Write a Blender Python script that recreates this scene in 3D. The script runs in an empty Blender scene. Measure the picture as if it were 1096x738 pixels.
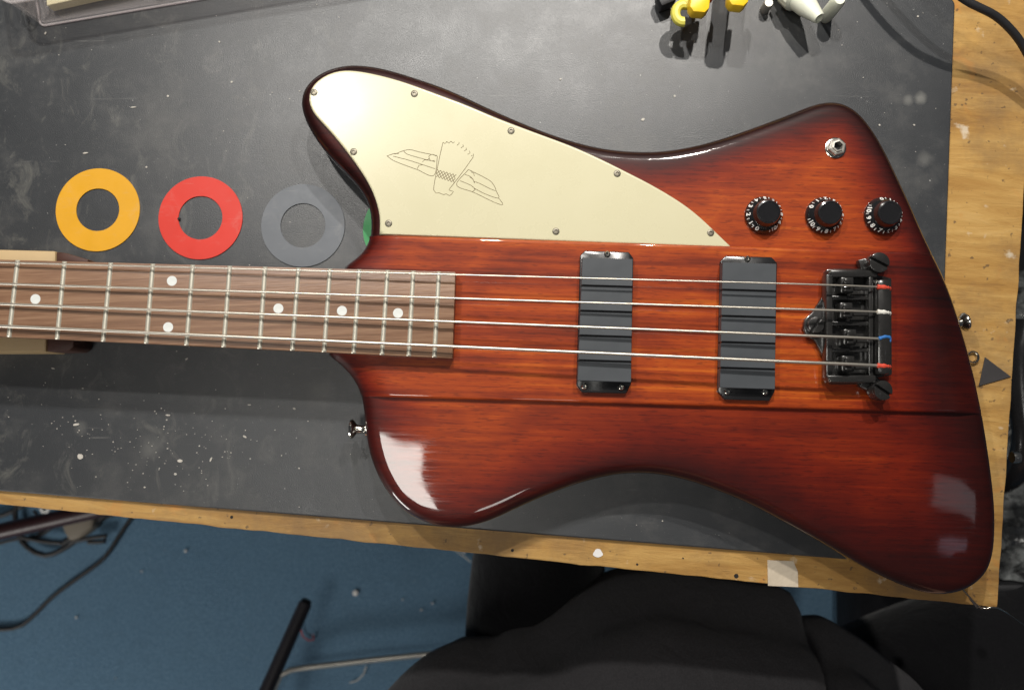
import bpy, bmesh, math, random
import numpy as np
from mathutils import Vector, Matrix, noise as mnoise
from mathutils.geometry import delaunay_2d_cdt

random.seed(7)
C = bpy.context.scene.collection
R = math.radians

# ------------------------------------------------------------------ camera
FPX, CAMZ, TILT = 880.0, 0.575, math.atan(61/880.0)
cam_d = bpy.data.cameras.new('camera'); cam = bpy.data.objects.new('camera', cam_d); C.objects.link(cam)
cam.location = (0, 0, CAMZ); cam.rotation_euler = (TILT, 0, 0)
cam_d.sensor_width = 36; cam_d.lens = 36*FPX/1096; cam_d.clip_start = .01; cam_d.clip_end = 50
cam_d.dof.use_dof = True; cam_d.dof.focus_distance = .535; cam_d.dof.aperture_fstop = 7.0
bpy.context.scene.camera = cam

# ------------------------------------------------------------------ light
w = bpy.data.worlds.new('World'); bpy.context.scene.world = w; w.use_nodes = True
w.node_tree.nodes['Background'].inputs[0].default_value = (.80, .86, 1, 1)
w.node_tree.nodes['Background'].inputs[1].default_value = .042
def area(name, loc, target, sx, sy, power, col):
    l = bpy.data.lights.new(name, 'AREA'); l.shape = 'RECTANGLE'; l.size = sx; l.size_y = sy; l.energy = power; l.color = col
    o = bpy.data.objects.new(name, l); C.objects.link(o); o.location = loc
    o.rotation_euler = (Vector(target)-Vector(loc)).to_track_quat('-Z', 'Y').to_euler(); return o
def bulb(name, loc, power, col, r=.03):
    l = bpy.data.lights.new(name, 'SPOT'); l.energy = power; l.color = col; l.shadow_soft_size = r
    l.spot_size = R(105); l.spot_blend = .9
    o = bpy.data.objects.new(name, l); C.objects.link(o); o.location = loc
    o.rotation_euler = (Vector((loc[0]*.6, .10, 0))-Vector(loc)).to_track_quat('-Z', 'Y').to_euler(); return o
bulb('track_lamp', (-.33, .53, .84), 15, (1, .96, .90), .016)
bulb('track_lamp', (-.03, .74, .88), 26, (1, .96, .90), .012)
bulb('track_lamp', (.27, .74, .86), 25, (1, .95, .88), .012)
area('ceiling_panel', (-.47, -.33, 2.04), (-.47, -.33, 0), .38, .40, 7.8, (1, .97, .90))
win = area('ceiling_panel', (1.42, -.30, 2.04), (1.42, -.30, 0), .26, .10, .075, (.95, .95, 1)); win.rotation_euler.z = R(-14)
area('ceiling_panel', (1.36, -.44, 2.04), (1.36, -.44, 0), .10, .04, .012, (.8, .8, 1))
area('ceiling_panel', (.08, -.60, 1.78), (.08, -.60, 0), .18, .16, .75, (1, .97, .90))
area('floor_fill', (-1.35, -1.35, .20), (-.25, -.35, -.76), .50, .50, 12.5, (1, .97, .92))  # unseen fill light, added to brighten the carpet
vs = bpy.context.scene.view_settings
vs.view_transform = 'Standard'; vs.look = 'None'; vs.exposure = 0; vs.gamma = 1

# ------------------------------------------------------------------ geometry helpers
_ct, _st = math.cos(TILT), math.sin(TILT)
def U(px, py, z=0.0):
    """a point of the photograph carried down to the horizontal plane at height z"""
    x, y, zz = (px-548)/FPX, -(py-369)/FPX, -1.0
    d = Vector((x, y*_ct - zz*_st, y*_st + zz*_ct))
    t = (z-CAMZ)/d.z
    return Vector((d.x*t, d.y*t, z))
WL = {}
def setp(o, label=None, cat=None, group=None, kind=None):
    if label: o['label'] = label
    if cat: o['category'] = cat
    if group: o['group'] = group
    if kind: o['kind'] = kind
    return o
def thing(name, loc, label, cat, group=None):
    o = bpy.data.objects.new(name, None); C.objects.link(o); o.location = loc; o.empty_display_size = .02
    WL[o] = Vector(loc); return setp(o, label, cat, group)
def link(name, me, mat, parent=None, origin=(0, 0, 0)):
    o = bpy.data.objects.new(name, me); C.objects.link(o)
    if mat: me.materials.append(mat)
    origin = Vector(origin); WL[o] = origin
    if parent: o.parent = parent; o.location = origin-WL[parent]
    else: o.location = origin
    return o
def mesh(name, verts, faces, mat, parent=None, smooth=False, attr=None, sharp=None):
    vs_ = [Vector(v) for v in verts]
    c = sum(vs_, Vector())/len(vs_)
    if not parent: c.z = min(v.z for v in vs_)
    me = bpy.data.meshes.new(name); me.from_pydata([v-c for v in vs_], [], faces); me.update()
    bm = bmesh.new(); bm.from_mesh(me); bmesh.ops.recalc_face_normals(bm, faces=bm.faces); bm.to_mesh(me); bm.free()
    if attr:
        for k, vals in attr.items():
            a = me.attributes.new(k, 'FLOAT', 'POINT'); a.data.foreach_set('value', vals)
    if smooth:
        me.polygons.foreach_set('use_smooth', [True]*len(me.polygons))
        if sharp: me.set_sharp_from_angle(angle=R(sharp))
    return link(name, me, mat, parent, c)
def bmobj(name, bm, mat, parent=None, smooth=True, sharp=35):
    bmesh.ops.recalc_face_normals(bm, faces=bm.faces)
    vs_ = [v.co.copy() for v in bm.verts]; c = sum(vs_, Vector())/len(vs_)
    if not parent: c.z = min(v.z for v in vs_)
    bmesh.ops.translate(bm, verts=bm.verts, vec=-c)
    me = bpy.data.meshes.new(name); bm.to_mesh(me); bm.free()
    if smooth:
        me.polygons.foreach_set('use_smooth', [True]*len(me.polygons)); me.set_sharp_from_angle(angle=R(sharp))
    return link(name, me, mat, parent, c)
def add_prism(bm, pts, z0, z1, bev=0, seg=2):
    tmp = bmesh.new()
    vs_ = [tmp.verts.new((p[0], p[1], z1)) for p in pts]
    f = tmp.faces.new(vs_)
    r = bmesh.ops.extrude_face_region(tmp, geom=[f])
    bmesh.ops.translate(tmp, verts=[v for v in r['geom'] if isinstance(v, bmesh.types.BMVert)], vec=(0, 0, z0-z1))
    if bev:
        bmesh.ops.bevel(tmp, geom=list(tmp.edges), offset=bev, segments=seg, affect='EDGES', profile=.5)
    me = bpy.data.meshes.new('t'); bmesh.ops.recalc_face_normals(tmp, faces=tmp.faces); tmp.to_mesh(me); tmp.free(); bm.from_mesh(me); bpy.data.meshes.remove(me)
def prism(name, pts, z0, z1, mat, parent=None, bev=0, seg=2):
    bm = bmesh.new(); add_prism(bm, pts, z0, z1, bev, seg); return bmobj(name, bm, mat, parent)
def upoly(px, z): return [U(x, y, z) for x, y in px]
def rectpx(x0, y0, x1, y1, z): return upoly([(x0, y0), (x1, y0), (x1, y1), (x0, y1)], z)
def add_lathe(bm, prof, loc=(0, 0, 0), rot=None, n=28, wob=None):
    rings = []; M = Matrix.Translation(loc) @ (rot.to_4x4() if rot else Matrix())
    for r, z in prof:
        if r < 1e-6: rings.append([bm.verts.new(M @ Vector((0, 0, z)))])
        else: rings.append([bm.verts.new(M @ Vector((r*(wob(k) if wob else 1)*math.cos(2*math.pi*k/n), r*(wob(k) if wob else 1)*math.sin(2*math.pi*k/n), z))) for k in range(n)])
    for a, b in zip(rings, rings[1:]):
        if len(a) == 1 and len(b) == 1: continue
        for k in range(n):
            k2 = (k+1) % n
            if len(a) == 1: bm.faces.new((a[0], b[k], b[k2]))
            elif len(b) == 1: bm.faces.new((a[k], a[k2], b[0]))
            else: bm.faces.new((a[k], a[k2], b[k2], b[k]))
def lathe(name, prof, loc, mat, parent=None, rot=None, n=28, wob=None):
    bm = bmesh.new(); add_lathe(bm, prof, loc, rot, n, wob); return bmobj(name, bm, mat, parent)
def smoothpath(pts, step):
    pts = [Vector(p) for p in pts]; out = []
    P = [pts[0]*2-pts[1]]+pts+[pts[-1]*2-pts[-2]]
    for i in range(1, len(P)-2):
        a, b, c, d = P[i-1:i+3]; n = max(1, int((c-b).length/step))
        for k in range(n):
            t = k/n
            out.append(.5*((2*b)+(c-a)*t+(2*a-5*b+4*c-d)*t*t+(3*b-a-3*c+d)*t**3))
    out.append(pts[-1]); return out
def add_tube(bm, pts, r, n=8, cap=True):
    pts = [Vector(p) for p in pts]; rings = []; up = Vector((0, 0, 1))
    rr = r if isinstance(r, (list, tuple)) else [r]*len(pts)
    nrm = None
    for i, p in enumerate(pts):
        t = (pts[min(i+1, len(pts)-1)]-pts[max(i-1, 0)]).normalized()
        if nrm is None:
            nrm = t.cross(up) if abs(t.z) < .95 else t.cross(Vector((1, 0, 0)))
        nrm = (nrm-t*nrm.dot(t)).normalized(); b = t.cross(nrm)
        rings.append([bm.verts.new(p+(nrm*math.cos(2*math.pi*k/n)+b*math.sin(2*math.pi*k/n))*rr[i]) for k in range(n)])
    for a, b in zip(rings, rings[1:]):
        for k in range(n): bm.faces.new((a[k], a[(k+1) % n], b[(k+1) % n], b[k]))
    if cap: bm.faces.new(rings[0][::-1]); bm.faces.new(rings[-1])
def tube(name, pts, r, mat, parent=None, n=8, step=None):
    bm = bmesh.new(); add_tube(bm, smoothpath(pts, step) if step else pts, r, n); return bmobj(name, bm, mat, parent, sharp=60)
def add_box(bm, c, s, rz=0, bev=0, seg=2):
    c = Vector(c); M = Matrix.Rotation(rz, 2)
    pts = [c.xy+M @ Vector((a*s[0]/2, b*s[1]/2)) for a, b in ((-1, -1), (1, -1), (1, 1), (-1, 1))]
    add_prism(bm, pts, c.z-s[2]/2, c.z+s[2]/2, bev, seg)
def box(name, c, s, mat, parent=None, rz=0, bev=0, seg=2):
    bm = bmesh.new(); add_box(bm, c, s, rz, bev, seg); return bmobj(name, bm, mat, parent)

# ------------------------------------------------------------------ materials
class NT:
    def __init__(s, name):
        s.m = bpy.data.materials.new(name); s.m.use_nodes = True; s.t = s.m.node_tree; s.t.nodes.clear()
        s.out = s.t.nodes.new('ShaderNodeOutputMaterial')
    def n(s, typ, ins=None, out=0, **props):
        nd = s.t.nodes.new('ShaderNode'+typ)
        for k, v in props.items(): setattr(nd, k, v)
        for k, v in (ins or {}).items(): s.put(nd.inputs[k], v)
        return nd.outputs[out]
    def put(s, sock, v):
        if isinstance(v, bpy.types.NodeSocket): s.t.links.new(v, sock)
        else: sock.default_value = (*v, 1) if isinstance(v, tuple) and len(v) == 3 and sock.type == 'RGBA' else v
    def obj(s, scale=(1, 1, 1), rz=0):
        tc = s.n('TexCoord', out='Object')
        return s.n('Mapping', {'Vector': tc, 'Scale': scale, 'Rotation': (0, 0, rz)})
    def noise(s, vec, scale=1, detail=4, rough=.55, dist=0):
        return s.n('TexNoise', {'Vector': vec, 'Scale': scale, 'Detail': detail, 'Roughness': rough, 'Distortion': dist})
    def ramp(s, fac, stops, interp='LINEAR'):
        nd = s.t.nodes.new('ShaderNodeValToRGB'); nd.color_ramp.interpolation = interp
        el = nd.color_ramp.elements
        while len(el) < len(stops): el.new(.5)
        for e, (p, c) in zip(el, stops):
            e.position = p; e.color = (*c, 1) if isinstance(c, tuple) else (c, c, c, 1)
        s.put(nd.inputs[0], fac); return nd.outputs[0]
    def mix(s, f, a, b, mode='MIX'):
        nd = s.t.nodes.new('ShaderNodeMix'); nd.data_type = 'RGBA'; nd.blend_type = mode
        s.put(nd.inputs[0], f); s.put(nd.inputs[6], a); s.put(nd.inputs[7], b); return nd.outputs[2]
    def math(s, op, a, b=0.0, clamp=False):
        nd = s.t.nodes.new('ShaderNodeMath'); nd.operation = op; nd.use_clamp = clamp
        s.put(nd.inputs[0], a); s.put(nd.inputs[1], b); return nd.outputs[0]
    def bump(s, h, dist=.001, strength=1.0):
        return s.n('Bump', {'Height': h, 'Distance': dist, 'Strength': strength})
    def bsdf(s, **k):
        nd = s.t.nodes.new('ShaderNodeBsdfPrincipled')
        names = dict(color='Base Color', rough='Roughness', metal='Metallic', spec='Specular IOR Level', coat='Coat Weight', coatr='Coat Roughness',
                     normal='Normal', coatn='Coat Normal', trans='Transmission Weight', ior='IOR', alpha='Alpha', sheen='Sheen Weight', sss='Subsurface Weight')
        for a, v in k.items(): s.put(nd.inputs[names[a]], v)
        s.t.links.new(nd.outputs[0], s.out.inputs[0]); return s.m
def plain(name, col, rough=.5, metal=0, var=.12, scale=90, coat=0, bumpd=0.0, spec=.5, **k):
    t = NT(name); v = t.obj()
    n = t.noise(v, scale, 5)
    c = t.mix(n, tuple(x*(1-var) for x in col), tuple(min(1, x*(1+var)) for x in col))
    r = t.math('ADD', t.math('MULTIPLY', t.noise(v, scale*2.3, 3), .16), rough-.08, True)
    a = dict(color=c, rough=r, metal=metal, coat=coat, spec=spec, **k)
    if bumpd: a['normal'] = t.bump(t.noise(v, scale*6, 4), bumpd)
    return t.bsdf(**a)

GR = -.033      # direction of the neck on the bench
def mahogany(name, streak=1.0):
    t = NT(name); v = t.obj((1, 1, 1), -GR)
    big = t.noise(t.n('Mapping', {'Vector': v, 'Scale': (1.1, 90, 20)}), 1, 5, .6, .5)
    mid = t.noise(t.n('Mapping', {'Vector': v, 'Scale': (14, 420, 60)}), 1, 5, .6, .3)
    fine = t.noise(t.n('Mapping', {'Vector': v, 'Scale': (70, 1500, 90)}), 1, 3, .6)
    pore = t.noise(t.n('Mapping', {'Vector': v, 'Scale': (120, 950, 90)}), 1, 2, .5)
    fig = t.noise(t.n('Mapping', {'Vector': v, 'Scale': (22, 45, 20)}), 1, 3, .5, 1.0)
    s = t.math('ADD', t.math('MULTIPLY', big, .50*streak), t.math('ADD', t.math('MULTIPLY', mid, .26), t.math('ADD', t.math('MULTIPLY', fine, .10), t.math('MULTIPLY', fig, .24))))
    o = (.50*streak+.60)/2
    wood = t.ramp(s, [(o-.15, (.070, .009, .002)), (o-.05, (.21, .025, .004)), (o+.05, (.34, .050, .005)), (o+.15, (.50, .108, .010))])
    wood = t.mix(t.ramp(pore, [(.57, 0.0), (.67, .48)]), wood, (.08, .010, .004))
    a = t.n('Attribute', out='Fac', attribute_name='burst')
    a2 = t.math('ADD', a, t.math('MULTIPLY', t.math('SUBTRACT', t.noise(v, 14, 3), .5), .22))
    tint = t.ramp(a2, [(.02, (.045, .015, .015)), (.18, (.15, .035, .035)), (.38, (.42, .18, .12)), (.64, (.72, .52, .40)), (1.0, (.95, .93, .8))])
    col = t.mix(1.0, wood, tint, 'MULTIPLY')
    scr = t.noise(t.n('Mapping', {'Vector': v, 'Scale': (6, 6, 6)}), 1, 2)
    cb = t.bump(t.noise(v, 22, 2), .00035, .35)
    cr = t.ramp(t.noise(t.n('Mapping', {'Vector': v, 'Scale': (30, 900, 30)}), 1, 2), [(.4, .025), (.75, .09)])
    return t.bsdf(color=col, rough=.48, spec=.22, coat=1.0, coatr=cr, coatn=cb)
def rosewood():
    t = NT('rosewood'); v = t.obj((1, 1, 1), -.037)
    a = t.noise(t.n('Mapping', {'Vector': v, 'Scale': (5, 260, 40)}), 1, 6, .65, .4)
    b = t.noise(t.n('Mapping', {'Vector': v, 'Scale': (60, 1300, 60)}), 1, 3, .6)
    c = t.ramp(t.math('ADD', t.math('MULTIPLY', a, .7), t.math('MULTIPLY', b, .3)), [(.30, (.100, .050, .028)), (.48, (.195, .103, .058)), (.66, (.30, .18, .108))])
    return t.bsdf(color=c, rough=.42, spec=.5, normal=t.bump(b, .00015))
def pine():
    t = NT('bench_wood'); v = t.obj((1, 1, 1), .09)
    a = t.noise(t.n('Mapping', {'Vector': v, 'Scale': (6, 34, 10)}), 1, 6, .62, 1.4)
    b = t.noise(t.n('Mapping', {'Vector': v, 'Scale': (30, 190, 20)}), 1, 5, .7, 1.2)
    g = t.noise(v, 9, 6, .7)
    c = t.ramp(t.math('ADD', t.math('MULTIPLY', a, .75), t.math('MULTIPLY', b, .25)), [(.30, (.25, .125, .038)), (.44, (.42, .23, .066)), (.58, (.54, .325, .105)), (.74, (.63, .42, .17))])
    c = t.mix(t.ramp(g, [(.46, 0.0), (.64, .70)]), c, (.21, .13, .065))
    o = t.noise(v, 26, 3, .6, .8)
    c = t.mix(t.ramp(o, [(.60, 0.0), (.72, .60)]), c, (.58, .23, .05))
    sp = t.noise(v, 210, 2)
    c = t.mix(t.ramp(sp, [(.67, 0.0), (.72, .7)]), c, (.10, .07, .045))
    wsp = t.noise(t.obj((1, 1, 1.3)), 75, 4)
    c = t.mix(t.ramp(wsp, [(.66, 0.0), (.76, .6)]), c, (.75, .68, .55))
    return t.bsdf(color=c, rough=.55, spec=.35, normal=t.bump(t.math('ADD', b, a), .0006))
def rubber_mat():
    t = NT('mat_rubber'); v = t.obj()
    base = t.mix(t.noise(v, 6, 5, .6), (.021, .023, .026), (.034, .037, .041))
    d1 = t.noise(v, 17, 8, .72)
    base = t.mix(t.ramp(d1, [(.50, 0.0), (.80, .26)]), base, (.23, .22, .20))
    # dust is denser towards the near left part of the mat
    sep = t.n('SeparateXYZ', {0: v})
    lx = t.math('MULTIPLY', t.math('ADD', sep, .02), -2.6, True)
    d2 = t.noise(t.n('Mapping', {'Vector': v, 'Scale': (46, 30, 20)}), 1, 7, .75, 1.0)
    base = t.mix(t.math('MULTIPLY', t.ramp(d2, [(.54, 0.0), (.78, .42)]), lx), base, (.30, .29, .25))
    for sc_, lo, am in ((430, .74, .45), (900, .73, .25), (170, .78, .5)):
        base = t.mix(t.ramp(t.noise(v, sc_, 2, .5), [(lo, 0.0), (lo+.025, am)]), base, (.50, .49, .46))
    # long faint scuffs
    for rz in (.5, -1.1, 2.2):
        vv = t.n('Mapping', {'Vector': v, 'Scale': (9, 420, 9), 'Rotation': (0, 0, rz), 'Location': (rz*3, rz, 0)})
        base = t.mix(t.math('MULTIPLY', t.ramp(t.noise(vv, 1, 2), [(.72, 0.0), (.76, .20)]), t.ramp(t.noise(v, 30, 2), [(.5, 0.0), (.6, 1.0)])), base, (.34, .33, .31))
    for (px, py, rr, am) in ((972, 107, .0045, .20), (985, 105, .0055, .28), (990, 170, .007, .14), (163, 478, .010, .09), (86, 458, .006, .12), (345, 420, .012, .10)):
        p = U(px, py, 0)-MATC
        dd = t.n('VectorMath', {0: v, 1: (p.x, p.y, v_z)}, out='Value', operation='DISTANCE')
        f = t.ramp(t.math('ADD', t.math('DIVIDE', dd, rr), t.math('MULTIPLY', t.math('SUBTRACT', t.noise(v, 120, 4), .5), .9)), [(.25, am), (1.0, 0.0)])
        base = t.mix(f, base, (.42, .41, .37))
    r = t.ramp(d1, [(.3, .34), (.7, .47)])
    return t.bsdf(color=base, rough=r, spec=.70, normal=t.bump(t.noise(v, 1400, 2), .00012))
def carpet():
    t = NT('carpet'); v = t.obj()
    c = t.mix(t.noise(v, 5, 5, .7), (.17, .30, .43), (.24, .40, .54))
    c = t.mix(t.ramp(t.noise(v, 320, 3, .7), [(.35, 1.0), (.65, 0.0)]), c, (.10, .19, .30))
    c = t.mix(t.ramp(t.noise(v, 40, 5, .7), [(.5, 0.0), (.75, .5)]), c, (.12, .21, .30))
    c = t.mix(t.ramp(t.noise(v, 260, 1, .5), [(.76, 0.0), (.79, .5)]), c, (.4, .42, .42))
    return t.bsdf(color=c, rough=.95, spec=.1, normal=t.bump(t.noise(v, 500, 3), .004))
def cloth(name, a, b):
    t = NT(name); v = t.obj()
    c = t.mix(t.noise(v, 12, 5, .6), a, b)
    c = t.mix(t.ramp(t.noise(v, 900, 2), [(.40, .5), (.62, 0.0)]), c, tuple(x*.55 for x in a))
    c = t.mix(t.ramp(t.noise(v, 330, 1), [(.79, 0.0), (.81, .3)]), c, (.15, .15, .15))
    return t.bsdf(color=c, rough=.95, spec=.12, sheen=.15, normal=t.bump(t.math('ADD', t.math('MULTIPLY', t.noise(v, 900, 2), .12), t.noise(v, 38, 4, .6, .6)), .003))
def guard():
    t = NT('cream_plastic'); v = t.obj()
    c = t.mix(t.noise(v, 7, 3), (.55, .515, .340), (.59, .55, .375))
    sc_ = t.noise(v, 25, 6, .7)
    return t.bsdf(color=c, rough=t.ramp(sc_, [(.3, .24), (.7, .31)]), spec=.5)

MAT = {}
MAT['body'] = mahogany('mahogany_wing', .45); MAT['block'] = mahogany('mahogany_block', 1.35)
MAT['rose'] = rosewood(); MAT['pine'] = pine(); MAT['carpet'] = carpet(); MAT['guard'] = guard()
MAT['black'] = plain('black_plastic', (.014, .014, .015), .22, var=.3)
MAT['cover'] = plain('pickup_cover', (.056, .062, .069), .40, var=.18, scale=40)
MAT['bridge'] = plain('black_chrome', (.030, .029, .028), .24, metal=.35, var=.4, coat=.4)
MAT['knob'] = plain('knob_plastic', (.012, .012, .013), .16, coat=.5)
MAT['chrome'] = plain('nickel', (.72, .69, .62), .18, metal=1)
MAT['nutmetal'] = plain('dull_nickel', (.52, .50, .45), .36, metal=.65, var=.2)
MAT['fret'] = plain('fret_wire', (.66, .63, .53), .38, metal=.6)
MAT['dark'] = plain('dark_hole', (.006, .006, .006), .7)
MAT['white'] = plain('white_print', (.75, .75, .72), .5)
MAT['dot'] = plain('pearl_dot', (.66, .68, .66), .2, var=.15, scale=200)
MAT['screw'] = plain('aged_screw', (.20, .18, .14), .45, metal=.7, var=.4, scale=400)
MAT['line'] = plain('print_line', (.20, .155, .09), .6)
def worn(name, col):
    t = NT(name); v = t.obj()
    c = t.mix(t.noise(v, 35, 5), tuple(x*.86 for x in col), tuple(min(1, x*1.08) for x in col))
    c = t.mix(t.ramp(t.noise(v, 60, 7, .75, .8), [(.54, 0.0), (.78, .14)]), c, (.45, .42, .38))
    sc_ = t.n('Mapping', {'Vector': v, 'Scale': (40, 1200, 40), 'Rotation': (0, 0, .7)})
    c = t.mix(t.ramp(t.noise(sc_, 1, 2), [(.69, 0.0), (.75, .20)]), c, (.6, .57, .5))
    return t.bsdf(color=c, rough=t.ramp(t.noise(v, 90, 4), [(.3, .38), (.7, .6)]), spec=.4)
MAT['red'] = worn('red_plastic', (.58, .034, .020))
MAT['yellow'] = worn('yellow_plastic', (.66, .33, .014))
MAT['grey'] = worn('grey_plastic', (.125, .135, .150))
MAT['green'] = worn('green_plastic', (.055, .33, .11))
MAT['clampy'] = plain('clamp_yellow', (.85, .55, .02), .35)
MAT['paley'] = plain('pale_yellow', (.66, .60, .10), .45)
MAT['ivory'] = plain('ivory_plastic', (.72, .74, .62), .38)
MAT['rubber'] = plain('black_rubber', (.018, .018, .020), .5, var=.3)
MAT['bluesilk'] = plain('blue_silk', (.02, .14, .42), .7)
MAT['redsilk'] = plain('red_silk', (.60, .06, .03), .7)
MAT['whitesilk'] = plain('white_silk', (.70, .68, .62), .7)
MAT['tape'] = plain('masking_tape', (.55, .47, .36), .7, var=.15, scale=60, bumpd=.0004)
MAT['steel'] = plain('steel_rod', (.50, .48, .43), .38, metal=.7)
MAT['tubeblk'] = plain('black_tube', (.030, .028, .034), .45)
MAT['wine'] = plain('dark_wine_metal', (.035, .012, .014), .4)
MAT['adapter'] = plain('grey_beige_plastic', (.20, .17, .13), .6)
MAT['lightwood'] = plain('beech', (.46, .33, .17), .6, var=.15, scale=30)
MAT['cork'] = plain('dark_leather', (.060, .022, .014), .6, var=.3)
MAT['creampaper'] = plain('cream_paper', (.64, .57, .36), .6, var=.05)
MAT['paper'] = plain('white_paper', (.74, .72, .70), .7, var=.05)
MAT['tee'] = cloth('charcoal_cotton', (.066, .064, .068), (.085, .082, .088))
MAT['jeans'] = cloth('black_denim', (.006, .006, .007), (.011, .011, .013))
MAT['skin'] = plain('skin', (.50, .28, .20), .55, var=.08)
MAT['hair'] = plain('brown_hair', (.05, .03, .02), .6, var=.3)
def clear(name, col=(.97, .96, .96), rough=.04, haze=.07):
    t = NT(name)
    g = t.n('BsdfGlossy', {'Color': (1, 1, 1), 'Roughness': rough+.03}); tr = t.n('BsdfTransparent', {'Color': col})
    fr = t.n('LayerWeight', {'Blend': .5}, 1); f2 = t.math('ADD', t.math('MULTIPLY', t.math('POWER', fr, 5.0), .8), .05, True)
    df = t.n('BsdfDiffuse', {'Color': (.8, .76, .76)})
    a = t.n('MixShader', {0: f2, 1: tr, 2: g}); b = t.n('MixShader', {0: haze, 1: a, 2: df})
    t.t.links.new(b, t.out.inputs[0]); return t.m
MAT['clear'] = clear('clear_plastic'); MAT['film'] = clear('crumpled_film', (.75, .76, .77), .15)
def wound():
    t = NT('wound_string'); v = t.obj((1, 1, 1), -.037)
    wv = t.n('TexWave', {'Vector': v, 'Scale': 420.0, 'Distortion': 0.0}, out=1, wave_type='BANDS', bands_direction='X')
    c = t.mix(wv, (.50, .45, .37), (.80, .76, .68))
    return t.bsdf(color=c, rough=.36, metal=.85)
MAT['string'] = wound()

# ------------------------------------------------------------------ floor, bench, mat
FLOOR = -.76
fl = mesh('floor', [(-2.5, -2.5, FLOOR), (2.5, -2.5, FLOOR), (2.5, 2.5, FLOOR), (-2.5, 2.5, FLOOR)], [(0, 1, 2, 3)], MAT['carpet'])
setp(fl, kind='structure')

ZT = -.003
fr_ = U(1068, 650, ZT); fl_ = U(0, 539.5, ZT); rt_ = U(1095.5, 225, ZT)
dl = (fl_-fr_).normalized(); dr = (rt_-fr_).normalized()
bench = thing('workbench', (-.35, .35, FLOOR), 'pale scuffed wooden workbench top with worn front edge under the black mat', 'workbench')
c0 = fr_; c1 = fr_+dl*1.75; c2 = fr_+dr*1.1; c3 = c1+dr*1.1
def rough_line(a, b, step, amp, seed):
    L = (b-a).length; n = int(L/step); nn = Vector((-(b-a).y, (b-a).x, 0)).normalized(); out = []
    for i in range(n):
        p = a+(b-a)*(i/n); q = mnoise.noise(Vector((i*step*60, seed, 0)))*amp+mnoise.noise(Vector((i*step*400, seed+5, 0)))*amp*.4
        out.append(p+nn*q)
    return out
edge = rough_line(c0, c2, .006, .0009, 2)+rough_line(c2, c3, .05, 0, 3)+rough_line(c3, c1, .05, 0, 4)+rough_line(c1, c0, .006, .0010, 6)
top = prism('bench_top', edge, ZT-.036, ZT, MAT['pine'], bench, .0013, 2)
for p in (c0-dr*-.09+dl*.09, c1+dr*.09-dl*.09, c2-dr*.09+dl*.09, c3-dr*.09-dl*.09):
    box('leg', (p.x, p.y, (FLOOR+ZT-.036)/2), (.06, .06, ZT-.036-FLOOR), MAT['pine'], bench, bev=.003)

mz = 0.0
m_br = U(1001, 606, 0); m_tr = U(1022.5, 4, 0); m_bl = U(0, 528, 0)
md = (m_bl-U(905, 601, 0)).normalized(); mu = (m_tr-m_br).normalized()
m_bl2 = m_br+md*1.5; m_tl2 = m_tr+Vector((-1.5, .12, 0))
ch = [m_tr+Vector((0, 0, 0)), m_tr+Vector((-.003, .006, 0)), m_tr+Vector((-.012, .010, 0))]
mat_poly = [m_br]+ch+[m_tl2, m_bl2]
MATC = Vector((0, 0, 0)); v_z = 0
bm = bmesh.new(); add_prism(bm, [p.xy for p in mat_poly], ZT+.0002, 0, .0011, 2)
# keep the mat's own origin at the world origin so that the stains stay where they are
me = bpy.data.meshes.new('bench_mat'); bmesh.ops.recalc_face_normals(bm, faces=bm.faces); bm.to_mesh(me); bm.free()
mat_o = link('bench_mat', me, rubber_mat(), None, (0, 0, 0))
setp(mat_o, 'large dusty black rubber mat covering the wooden workbench', 'mat')

# ------------------------------------------------------------------ the bass
TOPW, TOPC = .0380, .0412          # height of the wings and of the raised centre block
bass = thing('bass_guitar', (.1, .0, 0), 'sunburst mahogany four string bass with cream pickguard lying on the black mat', 'bass guitar')

outl_main = [(397,252),(399,241),(398.5,229),(395.5,218.6),(384,200),(369,185),(355,170),(340.6,153.6),(330.5,137),(323.4,121),(321,109),(323.4,98.8),(330.5,88.6),(340.6,80.5),(355,73.4),(371,70.3),(391.5,71),(413.8,74.8),(442,83.5),(472.8,93.7),(500,105.5),(520,115),(551,128.8),(581,141),(612,151.5),(642,158.9),(673,162.5),(700,162.9),(720.6,160.8),(741,157),(761,152),(791.8,142),(822,131),(852.8,119.3),(872,111.5),(886.4,108.5),(900,109.5),(910.8,115),(921,124.5),(935,143.5),(947.4,166),(961.6,196),(973.8,222),(983,244),(993.5,266.6),(1003.7,287),(1012,306),(1020,328),(1028,354),(1033.5,373),(1038.5,392),(1044,416.7),(1048.4,437),(1052,458),(1056.6,488),(1060,514),(1062.7,541),(1063,566),(1061.6,590),(1056.6,608.5),(1046,622.5),(1032,631.5),(1016,635.5),(997.6,635.5),(977,630.8),(957,622.5),(936.7,613),(920,604),(903,593.8),(882.6,581.6),(852,565),(821.6,548.5),(801,538),(770.8,525.7),(740,514.8),(714,508.5),(690,505.8),(666,506.4),(641.6,510.5),(611,519.6),(580.7,531),(552.8,543.5),(532.4,553.3),(512,560.8),(491.8,564.4),(471.5,563.6),(453,558.5),(434.9,548.7),(420.7,534.5),(406.4,513),(398.3,494),(393,472.5),(390.6,452),(390.2,438),(389,427),(386,417),(380.6,405.7),(370.5,394.6),(360,386.5),(352,380)]
outl_b = [(369,286),(373,283),(380,277.5),(389,270),(394,261),(397,252)]
ZS = .030
def resample(pts, step, sm):
    p = smoothpath([U(x, y, ZS) for x, y in pts], step)
    p = [q.copy() for q in p]
    for _ in range(sm):
        p = [p[0]]+[(p[i-1]+p[i]*2+p[i+1])/4 for i in range(1, len(p)-1)]+[p[-1]]
    return p
OUT = resample(outl_main, .0026, 14)
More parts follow.
